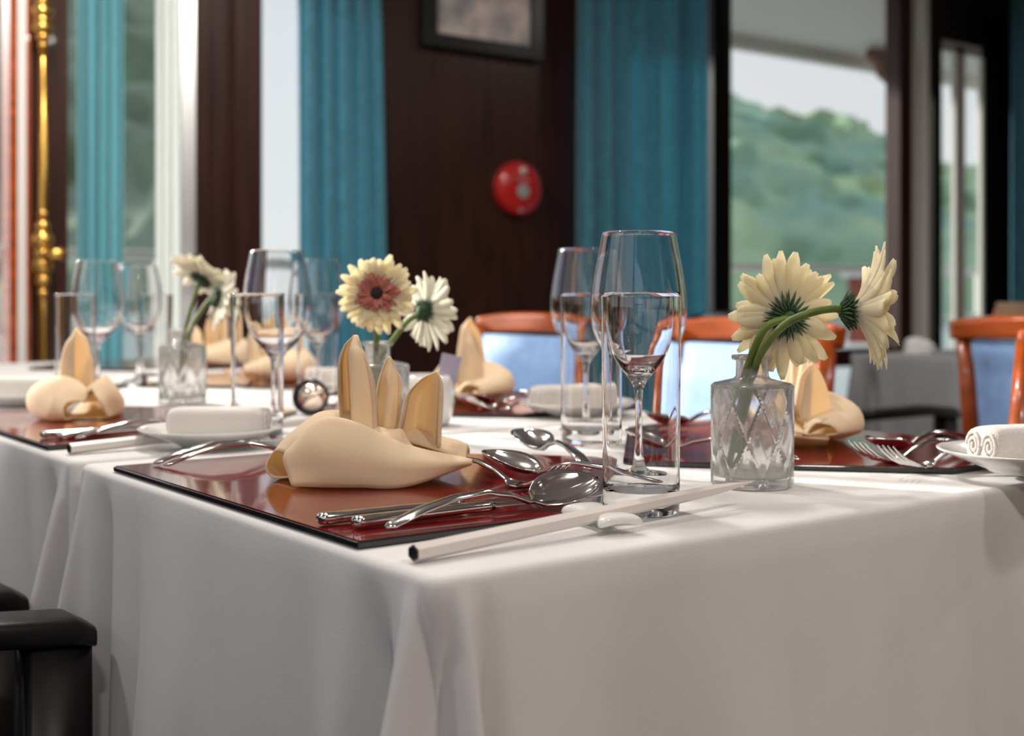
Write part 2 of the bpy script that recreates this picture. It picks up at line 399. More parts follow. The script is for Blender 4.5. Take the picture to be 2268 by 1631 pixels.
for sx in (-.38,.38):
    [link('leg', G().box(sx-.02,sx+.02,sy-.02,sy+.02,0,.37), BLACKWOOD, t, smooth=False) for sy in (-.18,.18)]
def hill(name, az0, az1, fn, d0, d1, m, seed):
    rows = []; nu, nv = 150, 36
    for j in range(nv):
        t = j/(nv-1); r = []
        for i in range(nu):
            s = i/(nu-1); pxx = az0+(az1-az0)*s
            d = d0+(d1-d0)*t
            k = (pxx-CX)/FPX
            h = fn(pxx)
            p = CAM+FW*d+RT*(k*d)
            z = -3 + (CAM.z+h*d1+3)*t**.8
            nz = noise.fractal(Vector((p.x*.03+seed, p.y*.03, z*.03)), 1, 2, 5)
            nz2 = noise.noise(Vector((p.x*.22+seed, p.y*.22, z*.22)))
            q = p-FW*(nz*22+nz2*3.0); z += nz2*1.3 + nz*2.0
            r.append((q.x, q.y, z))
        rows.append(r)
    p = [Vector(v) for v in rows[-1]]
    rows.append([(v+FW*60-UP*40) for v in p])
    return link(name, G().grid(rows), m)
def sky1(px):
    pts = [(300,900),(700,700),(1100,420),(1400,180),(1600,196),(1640,215),(1700,245),(1745,262),(1790,255),(1850,285),(1890,292),(1930,300),(1980,325),(2060,345),(2180,360),(2400,420),(2900,500),(3500,600)]
    for (a,b),(c,d) in zip(pts, pts[1:]):
        if px <= c: return (YH-(b+(d-b)*(px-a)/(c-a)))/FPX
    return .01
h1 = hill('hill', 1150, 3500, sky1, 150, 330, HILL, 3); tag(h1, 'tall forested hill rising behind the wide window', 'hill'); h1['kind'] = 'structure'
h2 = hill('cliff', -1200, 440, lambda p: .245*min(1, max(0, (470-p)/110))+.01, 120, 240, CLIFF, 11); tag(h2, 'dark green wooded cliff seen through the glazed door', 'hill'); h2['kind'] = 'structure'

# ------------------------------------------------------------------ tables and cloths
TW, TL = .857, .652
def table(y0, label, x0=0, tw=TW, tl=TL):
    t = thing('dining_table', label, 'table', (x0+tw/2, y0+tl/2, 0))
    link('tabletop', G().box(-tw/2+.012,tw/2-.012,-tl/2+.012,tl/2-.012,TOP-.03,TOP-.004), BLACKWOOD, t, smooth=False)
    for sx in (-1,1):
        for sy in (-1,1):
            a, b = sx*(tw/2-.06), sy*(tl/2-.06)
            link('leg', G().box(a-.025,a+.025,b-.025,b+.025,0,TOP-.03), BLACKWOOD, t, smooth=False)
    return t
def cloth(y0, label, x0=0, tw=TW, tl=TL, drop=.46, seed=0, m=CLOTH, corners=(1,1,1,1), seam=(0,0)):
    hx, hy = tw/2, tl/2; r = .012
    per = []
    cs = [(-hx+r,-hy+r,pi),(hx-r,-hy+r,1.5*pi),(hx-r,hy-r,0),(-hx+r,hy-r,.5*pi)]
    cxy = [(-hx,-hy),(hx,-hy),(hx,hy),(-hx,hy)]
    for q in range(4):
        cx, cy, a0 = cs[q]
        for k in range(17):
            a = a0+.5*pi*k/16; per.append((cx+r*cos(a), cy+r*sin(a), cos(a), sin(a)))
        nx, ny, a1 = cs[(q+1)%4]
        ax_, ay_ = cx+r*cos(a0+.5*pi), cy+r*sin(a0+.5*pi); bx_, by_ = nx+r*cos(a1), ny+r*sin(a1)
        m_ = 150
        for k in range(1, m_):
            u = k/m_; u = .5-.5*cos(pi*u) if True else u
            per.append((ax_+(bx_-ax_)*u, ay_+(by_-ay_)*u, cos(a0+.5*pi), sin(a0+.5*pi)))
    rows = []
    for s in (.0, .35, .7, .93, .972):
        rows.append([(x*s, y*s, TOP) for x, y, _, _ in per])
    er = .007
    for k in range(0, 5):
        a = .5*pi*k/4
        rows.append([(x-nx*er*(1-sin(a)), y-ny*er*(1-sin(a)), TOP-er*(1-cos(a))) for x, y, nx, ny in per])
    for j in range(1, 23):
        d = drop*(j/22)**1.3; rr = []
        for x, y, nx, ny in per:
            off = .0015+.05*d
            g1 = noise.noise(Vector((x*9+seed, y*9, .3)))*.085*d*(1+.4*sin(d*9))
            g2 = noise.noise(Vector((x*26+seed, y*26, 2.3)))*.02*d
            px_, py_ = x, y
            for q, (qx, qy) in enumerate(cxy):
                if not corners[q]: continue
                dd = abs(x-qx)+abs(y-qy)
                if dd < .30:
                    e = min(d, .25); q_ = max(0, dd-.012)*(-1 if abs(nx) > abs(ny) else 1)
                    ex = lambda c_, w_: math.exp(-((q_-c_)/w_)**2)
                    off += e*(.03 - .45*ex(-.060,.024) + .15*ex(-.011,.007) - .27*ex(0,.0035) + .13*ex(.010,.006) - .15*ex(.027,.007) - .10*ex(-.15,.04))
            off += g1+g2
            if (ny < -.3 and seam[0]) or (ny > .3 and seam[1]): off = min(max(off*.25, .001), .008)
            off = max(off, -.008 if d < .05 else -.03)
            rr.append((px_+nx*off, py_+ny*off, TOP-er-d))
        rows.append(rr)
    g = G().grid(rows, True)
    return tag(link('tablecloth', g, m, solid=.0012, loc=(x0+tw/2, y0+tl/2, 0)), label, 'tablecloth')
names = ['front table, nearest the camera', 'second table from the front', 'third table from the front', 'last table of the row, by the glazed door']
for i, nm in enumerate(names):
    table(i*PITCH+.0, 'cloth-covered dining table, '+nm)
cloth(0, 'white tablecloth with a pleated front corner on the front table', seed=1, seam=(0,1))
cloth(PITCH, 'white tablecloth on the second table, its corner hanging above the dark chair arm', seed=7, seam=(1,1))
cloth(2*PITCH, 'white tablecloth on the third table, under the white daisies', seed=13, seam=(1,1))
cloth(3*PITCH, 'white tablecloth on the last table of the row, by the glazed door', seed=19, seam=(1,0))
# second row
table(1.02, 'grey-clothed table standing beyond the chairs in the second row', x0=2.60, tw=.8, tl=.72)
cloth(1.02, 'grey tablecloth on the table beyond the blue chairs', x0=2.60, tw=.8, tl=.72, seed=23, m=GREYCLOTH)

# ------------------------------------------------------------------ place mats
MZ = TOP+.0068
def make_mat():
    pts = [(-.2345,0),(.2345,0),(.2345,.213),(.012,.418),(-.012,.418),(-.2345,.213)]   # width along x, depth along y
    def inset(p, d):
        return [(x-math.copysign(min(d, abs(x)), x) if abs(x) > .05 else x, y+(d if y < .01 else -d)) for x, y in p]
    t = thing('place_mat', '', 'place mat')
    link('board', G().prism(pts, 0, .0048), BLACKEDGE, t, smooth=False, bevel=.0008)
    link('lacquer_top', G().prism(inset(pts, .002), .0046, .0056), RED, t, smooth=False)
    return t
pm = make_mat()
Z0 = TOP+.0012; MT = Z0+.0056        # mat bottom, mat top
def near(k): return k*PITCH
pm.location = (.006, .336, Z0); pm.rotation_euler = (0,0,-pi/2)
pm['label'] = 'red lacquer pointed place mat at the front table corner, under the large napkin'; pm['group'] = 'red lacquer place mats'
FY = .309
dup(pm, 'red lacquer place mat at the left edge of the picture, under the two-lobed napkin', (.006,.336+PITCH,Z0), -pi/2)
dup(pm, 'red lacquer place mat behind the daisy vase, with two upturned forks at its tip', (.852,FY,Z0), pi/2)
dup(pm, 'red lacquer place mat in the middle distance in front of the first blue chair', (.862,FY+PITCH+.005,Z0), pi/2)
dup(pm, 'red lacquer place mat behind the front glasses of the third table', (.852,FY+2*PITCH,Z0), pi/2)
dup(pm, 'red lacquer place mat on the near side of the third table', (.006,.336+2*PITCH,Z0), -pi/2)
dup(pm, 'red lacquer place mat on the last table by the bright window', (.852,FY+3*PITCH,Z0), pi/2)

# ------------------------------------------------------------------ glassware
def dense(prof, step=.003):
    out = [prof[0]]
    for (r0,z0),(r1,z1) in zip(prof, prof[1:]):
        d = math.hypot(r1-r0, z1-z0); n = max(1, int(d/step)) if max(r0, r1) > .02 else 1
        for k in range(1, n+1):
            out.append((r0+(r1-r0)*k/n, z0+(z1-z0)*k/n))
    return out
def smooth_prof(prof, a, b, n):      # spline through the bowl section only
    c = cr([(x, 0, z) for x, z in prof[a:b]], n)
    return prof[:a]+[(max(p.x, 0), p.z) for p in c]+prof[b:]
def shell(outer, inner):     # closed profile: outer from the axis at the foot up, then inner back down
    return outer+inner
t = thing('water_glass', 'tall straight empty water glass with a thick base, nearest of all', 'glass', (0,0,0))
H = .1730
outer = [(0,0),(.0275,0),(.0292,.0012),(.0300,.004),(.0303,.03),(.0310,.12),(.0318,H-.001),(.0314,H)]
inner = [(.0309,H),(.0306,H-.001),(.0298,.12),(.0290,.03),(.0286,.0215),(.0266,.0182),(.0,.0175)]
link('tumbler_wall', G().lathe(dense(outer+inner), 128), GLASS, t, angle=32)
WG = t
def wine(label):
    t = thing('wine_glass', label, 'glass')
    o = [(0,0.0005),(.031,0.0005),(.0333,.0010),(.0333,.0022),(.026,.0036),(.012,.0062),(.0072,.0105),(.0052,.020),(.0040,.034),(.0036,.05),(.0037,.070),(.0045,.082),(.0075,.0885),(.0135,.0960),(.0225,.1050),(.031,.1150),(.0385,.1275),(.0432,.141),(.0450,.1555),(.0443,.172),(.0412,.194),(.0375,.214),(.0347,.2293),(.0343,.2300)]
    i = [(.0339,.2300),(.0337,.2293),(.0366,.214),(.0404,.194),(.0435,.172),(.0442,.1555),(.0424,.141),(.0376,.1280),(.0298,.1160),(.0200,.1075),(.0110,.1015),(0,.0995)]
    link('bowl_and_stem', G().lathe(smooth_prof(o, 11, 23, 60)+smooth_prof(i, 1, 9, 60), 128), GLASS, t, angle=40)
    return t
def TB(px, py, z=TOP):       # world point on the height z seen at the pixel
    D = (CAM.z-z)*FPX/(py-YH); p = P(px, py, D); return p
def on(px, D, z=TOP+.0007):
    p = P(px, YH, D); return (p.x, p.y, z)
WG.location = on(1420, .994)
W1 = wine('stemmed wine glass standing directly behind the nearest water glass'); W1.location = on(1414, 1.182, TOP+.0003)
WG['group'] = 'straight water glasses'; W1['group'] = 'stemmed wine glasses'
dup(WG, 'water glass standing in front of the second wine glass, left of the nearest glass', on(1302,1.44))
dup(W1, 'second wine glass, half hidden behind the left side of the nearest one', on(1297,1.60,TOP+.0003))
dup(WG, 'water glass behind the oblong towel, left of the round flower', on(570,1.50))
dup(W1, 'wine glass behind the oblong towel, standing in front of the bright window', on(613,1.66,TOP+.0003))
dup(WG, 'water glass just left of the flower with the pink centre', on(703,1.93))
dup(W1, 'wine glass between the bright window and the flower with the pink centre', on(703,2.06,TOP+.0003))
dup(WG, 'water glass behind the two-lobed napkin, furthest left', on(166,2.0))
dup(W1, 'wine glass above the two-lobed napkin at the left', on(216,2.16,TOP+.0003))
dup(W1, 'wine glass between the two-lobed napkin and the white daisies', on(307,2.5,TOP+.0003))
dup(WG, 'water glass beside the white daisies at the left', on(345,2.40))
dup(W1, 'small far wine glass on the grey-clothed table at the right edge', (3.02,1.36,TOP+.001))

# ------------------------------------------------------------------ vases
def make_vase():
    t = thing('bud_vase', '', 'vase')
    R, HB = .0368, .0915
    n = 144; rows = []
    def rad(z, a):
        u = a/(2*pi)*8; v = z/HB*2.65
        d1 = abs(((u+v*.5+.08) % 1)-.5)*2; d2 = abs(((u-v*.5+.28) % 1)-.5)*2
        g = max(math.exp(-((1-d1)/.11)**2), math.exp(-((1-d2)/.11)**2))
        return R-.0024*g
    def ring(r, z): return [(r*cos(2*pi*i/n), r*sin(2*pi*i/n), z) for i in range(n)]
    rows.append(ring(.0001, 0)); rows.append(ring(.033, 0)); rows.append(ring(.0355,.0012))
    m_ = 84
    for j in range(m_+1):
        z = .003+(HB-.005)*j/m_
        rows.append([(rad(z, 2*pi*i/n)*cos(2*pi*i/n), rad(z, 2*pi*i/n)*sin(2*pi*i/n), z) for i in range(n)])
    for r, z in ((.0362,.0905),(.0340,.0922),(.026,.0940),(.0165,.0962),(.0146,.0985),(.0143,.110),(.0146,.1125),(.0176,.1130),(.0184,.1142),(.0184,.1162),(.0176,.1172),(.0125,.1172),
                 (.0118,.116),(.0118,.098),(.014,.0940),(.024,.0905),(.0325,.0885),(.0333,.086),(.0333,.012),(.031,.0095),(.0001,.009)):
        rows.append(ring(r, z))
    link('bottle', G().grid(rows, True), VGLASS, t, angle=50)
    return t
V1 = make_vase(); V1['label'] = 'diamond-patterned clear glass bud vase, in focus beside the nearest glass'; V1['group'] = 'diamond glass bud vases'
V1.location = on(1666, 1.132); V1.rotation_euler = (0,0,.35)
V2 = dup(V1, 'diamond glass bud vase behind the large napkin, holding the pink-centred flower', on(836,1.46))
V3 = dup(V1, 'diamond glass bud vase in the glare at the left, holding white daisies', on(404,1.98))

# ------------------------------------------------------------------ gerbera daisies
def gerbera(label, C, nrm, R, stem_pts, n=24, cup=.35, petal=PETAL, ring=PINK, disc=DISC, seed=0, droop=0, sep=1.0, stem_r=.0034, open_ring=1.0):
    rnd = random.Random(seed)
    C = Vector(C); nrm = Vector(nrm).normalized()
    t = thing('gerbera_daisy', label, 'flower', C)
    q = nrm.to_track_quat('Z', 'Y').to_matrix().to_4x4()
    def petals(g, n, R0, r_in, width, cupf, zoff, jit=.12):
        for i in range(n):
            a = 2*pi*(i+rnd.uniform(-.3,.3))/n; Lp = R0*rnd.uniform(.80,1.07); cf = cupf+rnd.uniform(-.12,.12); tw = rnd.uniform(-.5,.5); bend = rnd.uniform(-.5,.5)
            rows = []
            for j in range(9):
                s = j/8; wd = width*(sin(pi*min(1, .12+.80*s))**.6)*(1 if s < .85 else 1-(s-.85)*3.2) + .0004
                rr = r_in+(Lp-r_in)*s
                zc = zoff+cf*Lp*(s**.75)*.8 - .25*Lp*s*s*abs(cf)*.9 + bend*.10*Lp*s*s
                row = []
                for k in range(5):
                    u = (k-2)/2
                    lat = wd*u; zz = zc+abs(u)**2*wd*.45+u*wd*tw*s
                    ca, sa = cos(a+bend*.25*s), sin(a+bend*.25*s)
                    row.append((rr*ca-lat*sa, rr*sa+lat*ca, zz))
                rows.append(row)
            g.grid(rows, M=q)
    g = G(); petals(g, n, R, .004, R*.125, cup, .0); petals(g, n-3, R*.90, .004, R*.115, cup+.14, .0015)
    link('petals', g, petal, t, solid=.0004)
    g = G(); petals(g, 26, R*.56*open_ring, .003, R*.05, cup+.25, .004, .3); petals(g, 22, R*.45*open_ring, .003, R*.045, cup+.45, .005, .3)
    link('inner_florets', g, ring, t, solid=.0003)
    link('flower_centre', G().ball((0,0,.006+cup*R*.18), (R*.17, R*.17, R*.10), M=q), disc, t)
    g = G().lathe([(0,-.009),(.0045,-.0085),(.0082,-.004),(.0100,.001),(.007,.003),(0,.003)], 20, q)
    for i in range(64):
        a = 2*pi*(i+rnd.uniform(-.3,.3))/64; Ls = R*rnd.uniform(.15,.30)*sep; z0 = -.006+.006*(i % 3)/2
        pts = []
        for j in range(5):
            s = j/4; pts.append(((.0065+Ls*s)*cos(a), (.0065+Ls*s)*sin(a), z0+.001+cup*Ls*(s**.8)*.75-.0012))
        g.sweep(pts, [.0011,.0013,.0012,.0008,.0002], 5, M=q)
    link('sepals', g, SEPAL, t)
    pts = cr([Vector(p)-C for p in stem_pts]+[-nrm*.006], 26)
    link('stem', G().sweep(pts, stem_r, 12), STEM, t)
    return t
gerbera('cream daisy seen from behind, in the nearest vase', P(1742,702,1.125), FW*.93+UP*.12-RT*.22, .056,
        [P(1612,1045,1.135), P(1636,930,1.13), P(1652,830,1.125), P(1672,770,1.11), P(1700,722,1.105)], n=26, cup=.20, seed=3, sep=1.15)
gerbera('cream daisy in profile facing right, in the nearest vase', P(1880,690,1.09), RT*.97-FW*.12+UP*.05, .057,
        [P(1625,1010,1.142), P(1652,900,1.135), P(1668,830,1.125), P(1690,775,1.10), P(1740,718,1.075), P(1800,692,1.075), P(1850,684,1.085)], n=24, cup=.78, seed=8, ring=PURPLE, disc=PURPLE, sep=.75, open_ring=.8)
gerbera('round daisy with a dusky pink ring and black centre, facing the camera', P(836,652,1.42), -FW*.97+RT*.02+UP*.16, .0455,
        [P(826,900,1.46), P(832,820,1.455), P(834,760,1.45), P(838,690,1.445)], n=32, cup=.12, seed=5)
gerbera('white daisy seen from behind, right of the pink-centred one', P(938,688,1.50), FW*.75+RT*.62-UP*.05, .047,
        [P(838,900,1.465), P(845,800,1.46), P(862,765,1.465), P(900,715,1.485), P(925,697,1.495)], n=22, cup=.28, petal=PETALW, seed=6, sep=.8)
gerbera('upper white daisy in the vase at the left', P(446,618,1.96), RT*.45+UP*.72+FW*.50, .058,
        [P(398,860,1.98), P(405,760,1.98), P(418,700,1.975), P(432,655,1.965)], n=26, cup=.05, petal=PETALW, seed=9)
gerbera('lower drooping white daisy in the vase at the left', P(478,660,1.93), RT*.80-UP*.25+FW*.50, .050,
        [P(404,860,1.985), P(412,770,1.98), P(430,715,1.965), P(452,680,1.945)], n=22, cup=.35, petal=PETALW, seed=10)

# ------------------------------------------------------------------ cutlery (axis +x, butt at the origin, lying on z=0)
def make_knife():
    t = thing('table_knife', '', 'knife')
    st = [(0,0,.0045,.0035,.0026),(.0015,0,.0045,.0058,.0040),(.006,0,.0045,.0066,.0044),(.03,0,.0046,.0060,.0042),(.08,0,.0050,.0050,.0038),(.112,0,.0052,.0048,.0036),(.118,0,.0052,.0038,.0028)]
    link('handle', G().bar(st, 20, 3), STEEL, t)
    bl = [(.116,-.0035),(.122,-.0052),(.16,-.0085),(.19,-.0095),(.212,-.008),(.226,-.002),(.230,.0045),(.228,.0062),(.16,.0065),(.116,.004)]
    link('blade', G().prism(bl, .0044, .0058), STEELD, t, smooth=False, bevel=.0004)
    return t
def make_spoon():
    t = thing('table_spoon', '', 'spoon')
    cz = [(0,.0022),(.004,.0032),(.03,.0110),(.06,.0165),(.09,.0175),(.115,.0125),(.132,.0060),(.141,.0052)]
    wd = [.0025,.0062,.0066,.0050,.0036,.0030,.0034,.0060]; th = [.0012,.0022,.0022,.0022,.0022,.0024,.0022,.0012]
    link('handle', G().bar([(x,0,z,w_,t_) for (x,z),w_,t_ in zip(cz,wd,th)], 16, 2.3), STEEL, t)
    rows = []
    for j in range(15):
        s = j/14; x = .136+.066*s; w_ = .0220*(sin(pi*s**.85)**.62 if 0 < s < 1 else 0)+.0002
        row = []
        for k in range(13):
            u = -1+2*k/12
            dep = .0115*(sin(pi*s**.9)**.8 if 0 < s < 1 else 0)*(1-u*u)
            row.append((x, w_*u, .0065+.0135*s-dep*1.0+.0045*sin(pi*s)))
        rows.append(row)
    link('bowl', G().grid(rows), STEEL, t, solid=.0011)
    return t
def make_fork():
    t = thing('table_fork', '', 'fork')
    cz = [(0,.0022),(.004,.0032),(.03,.0110),(.06,.0165),(.09,.0165),(.115,.0105),(.130,.0050),(.142,.0028)]
    wd = [.0025,.0060,.0062,.0048,.0036,.0030,.0036,.0095]; th = [.0012,.0022,.0022,.0022,.0022,.0022,.0018,.0010]
    link('handle', G().bar([(x,0,z,w_,t_) for (x,z),w_,t_ in zip(cz,wd,th)], 16, 2.3), STEEL, t)
    g = G().bar([(.140,0,.0030,.0085,.0010),(.148,0,.0024,.0112,.0010),(.157,0,.0026,.0115,.0010)], 14, 3)
    for k in range(4):
        y = (k-1.5)*.0062
        g.sweep([(.155,y,.0026),(.168,y*1.0,.0052),(.182,y*1.0,.0105),(.195,y*.98,.0185),(.203,y*.96,.0250)], [.0019,.0017,.0015,.0012,.0006], 8)
    link('tines', g, STEEL, t)
    return t
KN, SPN, FK = make_knife(), make_spoon(), make_fork()
for o, gname in ((KN,'table knives'),(SPN,'table spoons'),(FK,'table forks')): o['group'] = gname
KN['label'] = 'steel knife lying on the front mat, the outer one behind'
KN.location = (.012,.168,MT+.0003); KN.rotation_euler = (0,0,-.10)
dup(KN, 'steel knife on the front mat between the other knife and the spoon', (.026,.142,MT+.0003), -.045)
SPN['label'] = 'large steel spoon on the front mat with its bowl beside the glass'
SPN.location = (.037,.1155,MT+.0015); SPN.rotation_euler = (.36,0,.085)
p = TB(1322,1052,.765)
p2 = TB(1085,975,.765)
a = math.atan2(p2.y-p.y, p2.x-p.x)
FK['label'] = 'steel fork on the front mat, its handle end left of the napkin'
FK.location = (.040,.527,MT+.0003); FK.rotation_euler = (0,0,.03)
dup(FK, 'second steel fork beside it, nearer the oblong towel', (.038,.548,MT+.0003), .02)
dup(SPN, 'dessert spoon with its bowl pointing left, above the napkin tip on the cloth', (.347,.262,MT+.0003), 1.245)
dup(SPN, 'dessert spoon whose bowl mirrors the red mat, right of the large napkin', (.305,.121,MT+.0008), 1.77)
dup(FK, 'dessert fork with upturned tines right of the large napkin', (.228,.370,MT+.0006), -1.53)
# second setting
y2 = PITCH
dup(KN, 'steel knife on the left mat in front of the two-lobed napkin', (.020,.175+y2,MT+.0003), -.06)
dup(KN, 'steel knife on the left mat, nearer the chopstick', (.030,.150+y2,MT+.0003), -.02)
dup(SPN, 'spoon on the left mat beside the two knives', (.045,.128+y2,MT+.0003), .05)
# third setting (far side, front table)
dup(FK, 'steel fork with upturned tines on the right-hand mat, the outer left one', (.770,.131,MT+.0006), pi)
dup(FK, 'steel fork with upturned tines on the right-hand mat, next to the towel plate', (.762,.088,MT+.0006), pi-.02)
dup(SPN, 'spoon lying just behind the two upturned forks of the right-hand mat', (.838,.180,MT+.0003), pi+.05)
dup(KN, 'knife on the right-hand mat seen between the nearest glass and the vase', (.842,.470,MT+.0003), pi)
dup(SPN, 'spoon on the right-hand mat seen just left of the vase', (.840,.500,MT+.0003), pi+.02)
dup(SPN, 'small spoon at the tip of the right-hand mat, left of the vase', (.556,.190,MT+.0003), 1.9)
# fourth setting
dup(FK, 'fork on the middle-distance mat in front of the first blue chair, upper', (.80,.175+PITCH,MT+.0006), pi)
dup(FK, 'fork on the middle-distance mat in front of the first blue chair, lower', (.79,.130+PITCH,MT+.0006), pi)
dup(SPN, 'spoon beside the forks on the middle-distance mat', (.835,.225+PITCH,MT+.0003), pi+.03)

# ------------------------------------------------------------------ chopsticks and rests
def make_chop():
    t = thing('chopsticks', '', 'chopsticks')
    L0 = .338
    pts = []
    g = G()
    rows = []
    for x, r in ((.0,.0062),(.12,.0060),(.24,.0052),(.290,.0044),(.312,.0030),(L0,.0006)):
        rows.append([(x, r*1.05*cos(a_), r*sin(a_)) for a_ in [pi/6+k*pi/3 for k in range(6)]])
    g.grid(rows, True)
    g.f.append((0,1,2,3,4,5)); g.f.append(tuple(len(g.v)-6+k for k in range(6)))
    link('stick', g, CHOP, t, smooth=False, bevel=.0005)
    link('end_cap', G().add([(-.0002, .0056*cos(a_), .0053*sin(a_)) for a_ in [pi/6+k*pi/3 for k in range(6)]]+[(-.0012, .0050*cos(a_), .0047*sin(a_)) for a_ in [pi/6+k*pi/3 for k in range(6)]],
         [(6,7,8,9,10,11),(0,1,2,3,4,5)]+[(k,(k+1)%6,6+(k+1)%6,6+k) for k in range(6)]), CHOPEND, t, smooth=False)
    return t
CH = make_chop(); CH['label'] = 'ivory chopstick with a black end lying across the front of the cloth'; CH['group'] = 'ivory chopsticks'
CH.location = (.014,.044,TOP+.0072); CH.rotation_euler = (0,-.038,.065)
def make_rest():
    t = thing('chopstick_rest', '', 'chopstick rest')
    rows = []
    for j in range(17):
        s = -1+2*j/16; y = s*.034
        top = .0125+.0060*s*s-.0008*abs(s)**6*8; bot = .0002+.0055*max(0, cos(s*pi*.72))*1.0
        if abs(s) > .8: bot = .0002+.010*(abs(s)-.8)
        hw = .010+.0095*abs(s)**1.6
        row = []
        for k in range(12):
            a_ = 2*pi*k/12; c_, q_ = cos(a_), sin(a_)
            row.append((hw*math.copysign(abs(c_)**.6, c_), y, (top+bot)/2+(top-bot)/2*math.copysign(abs(q_)**.6, q_)+(.0065*(1-c_*c_)*abs(s) if q_ < 0 else 0)))
        rows.append(row)
    g = G().grid(rows, True); n_ = 12
    g.f.append(tuple(range(12))); g.f.append(tuple(len(g.v)-12+k for k in range(12)))
    link('ceramic_body', g, PORC, t, subd=1)
    return t
RS = make_rest(); RS['label'] = 'white arched ceramic chopstick rest below the nearest water glass'; RS['group'] = 'chopstick rests'
RS.location = (.190,.066,TOP+.0012); RS.rotation_euler = (0,0,-.25)
dup(CH, 'ivory chopstick on the second table, left of the towel plate', (.014,.052+y2,TOP+.0072), rot=(0,-.038,.05))
dup(RS, 'white chopstick rest just left of the oblong towel', (.186,.062+y2,TOP+.0012), .3)

# ------------------------------------------------------------------ towels on dishes
def make_dish():
    t = thing('towel_dish', '', 'dish')
    prof = [(0,.0),(.034,.0),(.036,.002),(.055,.009),(.074,.0165),(.080,.0195),(.0805,.0208),(.078,.0208),(.070,.0182),(.052,.0120),(.034,.0068),(0,.006)]
    link('bowl', G().lathe(prof, 56), PORC, t)
    return t
def make_towel():
    t = thing('rolled_towel', '', 'towel')
    Lh, R_ = .053, .0185
    rows = []
    for j in range(23):
        s = -1+2*j/22; x = s*Lh; sc_ = 1-.10*abs(s)**10
        row = []
        for k in range(28):
            a_ = 2*pi*k/28; c_, q_ = cos(a_), sin(a_); e = .62
            wob = 1+.02*noise.noise(Vector((x*60, c_*2, q_*2)))
            row.append((x, .023*sc_*wob*math.copysign(abs(c_)**e, c_), R_+R_*sc_*wob*math.copysign(abs(q_)**e, q_)))
        rows.append(row)
    for sgn, rw in ((1, rows[-1]), (-1, rows[0])):
        pass
    g = G().grid(rows, True); g.f.append(tuple(reversed(range(28)))); g.f.append(tuple(len(g.v)-28+k for k in range(28)))
    link('terry_roll', g, TOWEL, t)
    # spiral edges showing at both ends
    for sx in (-1, 1):
        for cy in (-.0105, .0105):
            pts = []
            for k in range(30):
                a_ = k*.48; r_ = .0095*(1-k/34)
                pts.append((sx*(Lh+.0006), cy+r_*cos(a_), R_+r_*sin(a_)*1.45))
            g = G().sweep(pts, .0018, 6)
            link('rolled_edge', g, TOWEL, t)
    return t
DI, TO = make_dish(), make_towel(); DI['group'] = 'white towel dishes'; TO['group'] = 'rolled white hand towels'
DI['label'] = 'white dish under the oblong towel on the table seam, left of the large napkin'; DI.location = on(466,1.43,TOP+.0018)
TO['label'] = 'oblong white hand towel left of the large napkin'; TO.location = on(486,1.425,TOP+.0085); TO.rotation_euler = (0,0,-.6435-.02)
DI.location = on(466,1.43,TOP+.0018)
dup(DI, 'white dish under the towel at the left edge of the picture', on(40,1.96,TOP+.0018)); dup(TO, 'white hand towel at the left edge of the picture', on(48,1.95,TOP+.0085), -.62)
dup(DI, 'white dish holding the towel at the right edge of the picture', on(2275,1.175,MT+.0006)); dup(TO, 'rolled white towel with spiral end at the right edge of the picture', on(2278,1.175,MT+.0075), -.6435+.35)
dup(DI, 'white dish under the towel in front of the second wine glass', on(1275,1.78,TOP+.0018)); dup(TO, 'white hand towel behind the second wine glass', on(1262,1.78,TOP+.0085), -.3)
dup(DI, 'white dish under the towel behind the black-ringed ball', on(785,2.2,TOP+.0018)); dup(TO, 'white hand towel behind the black-ringed ball', on(740,2.2,TOP+.0085), -.5)

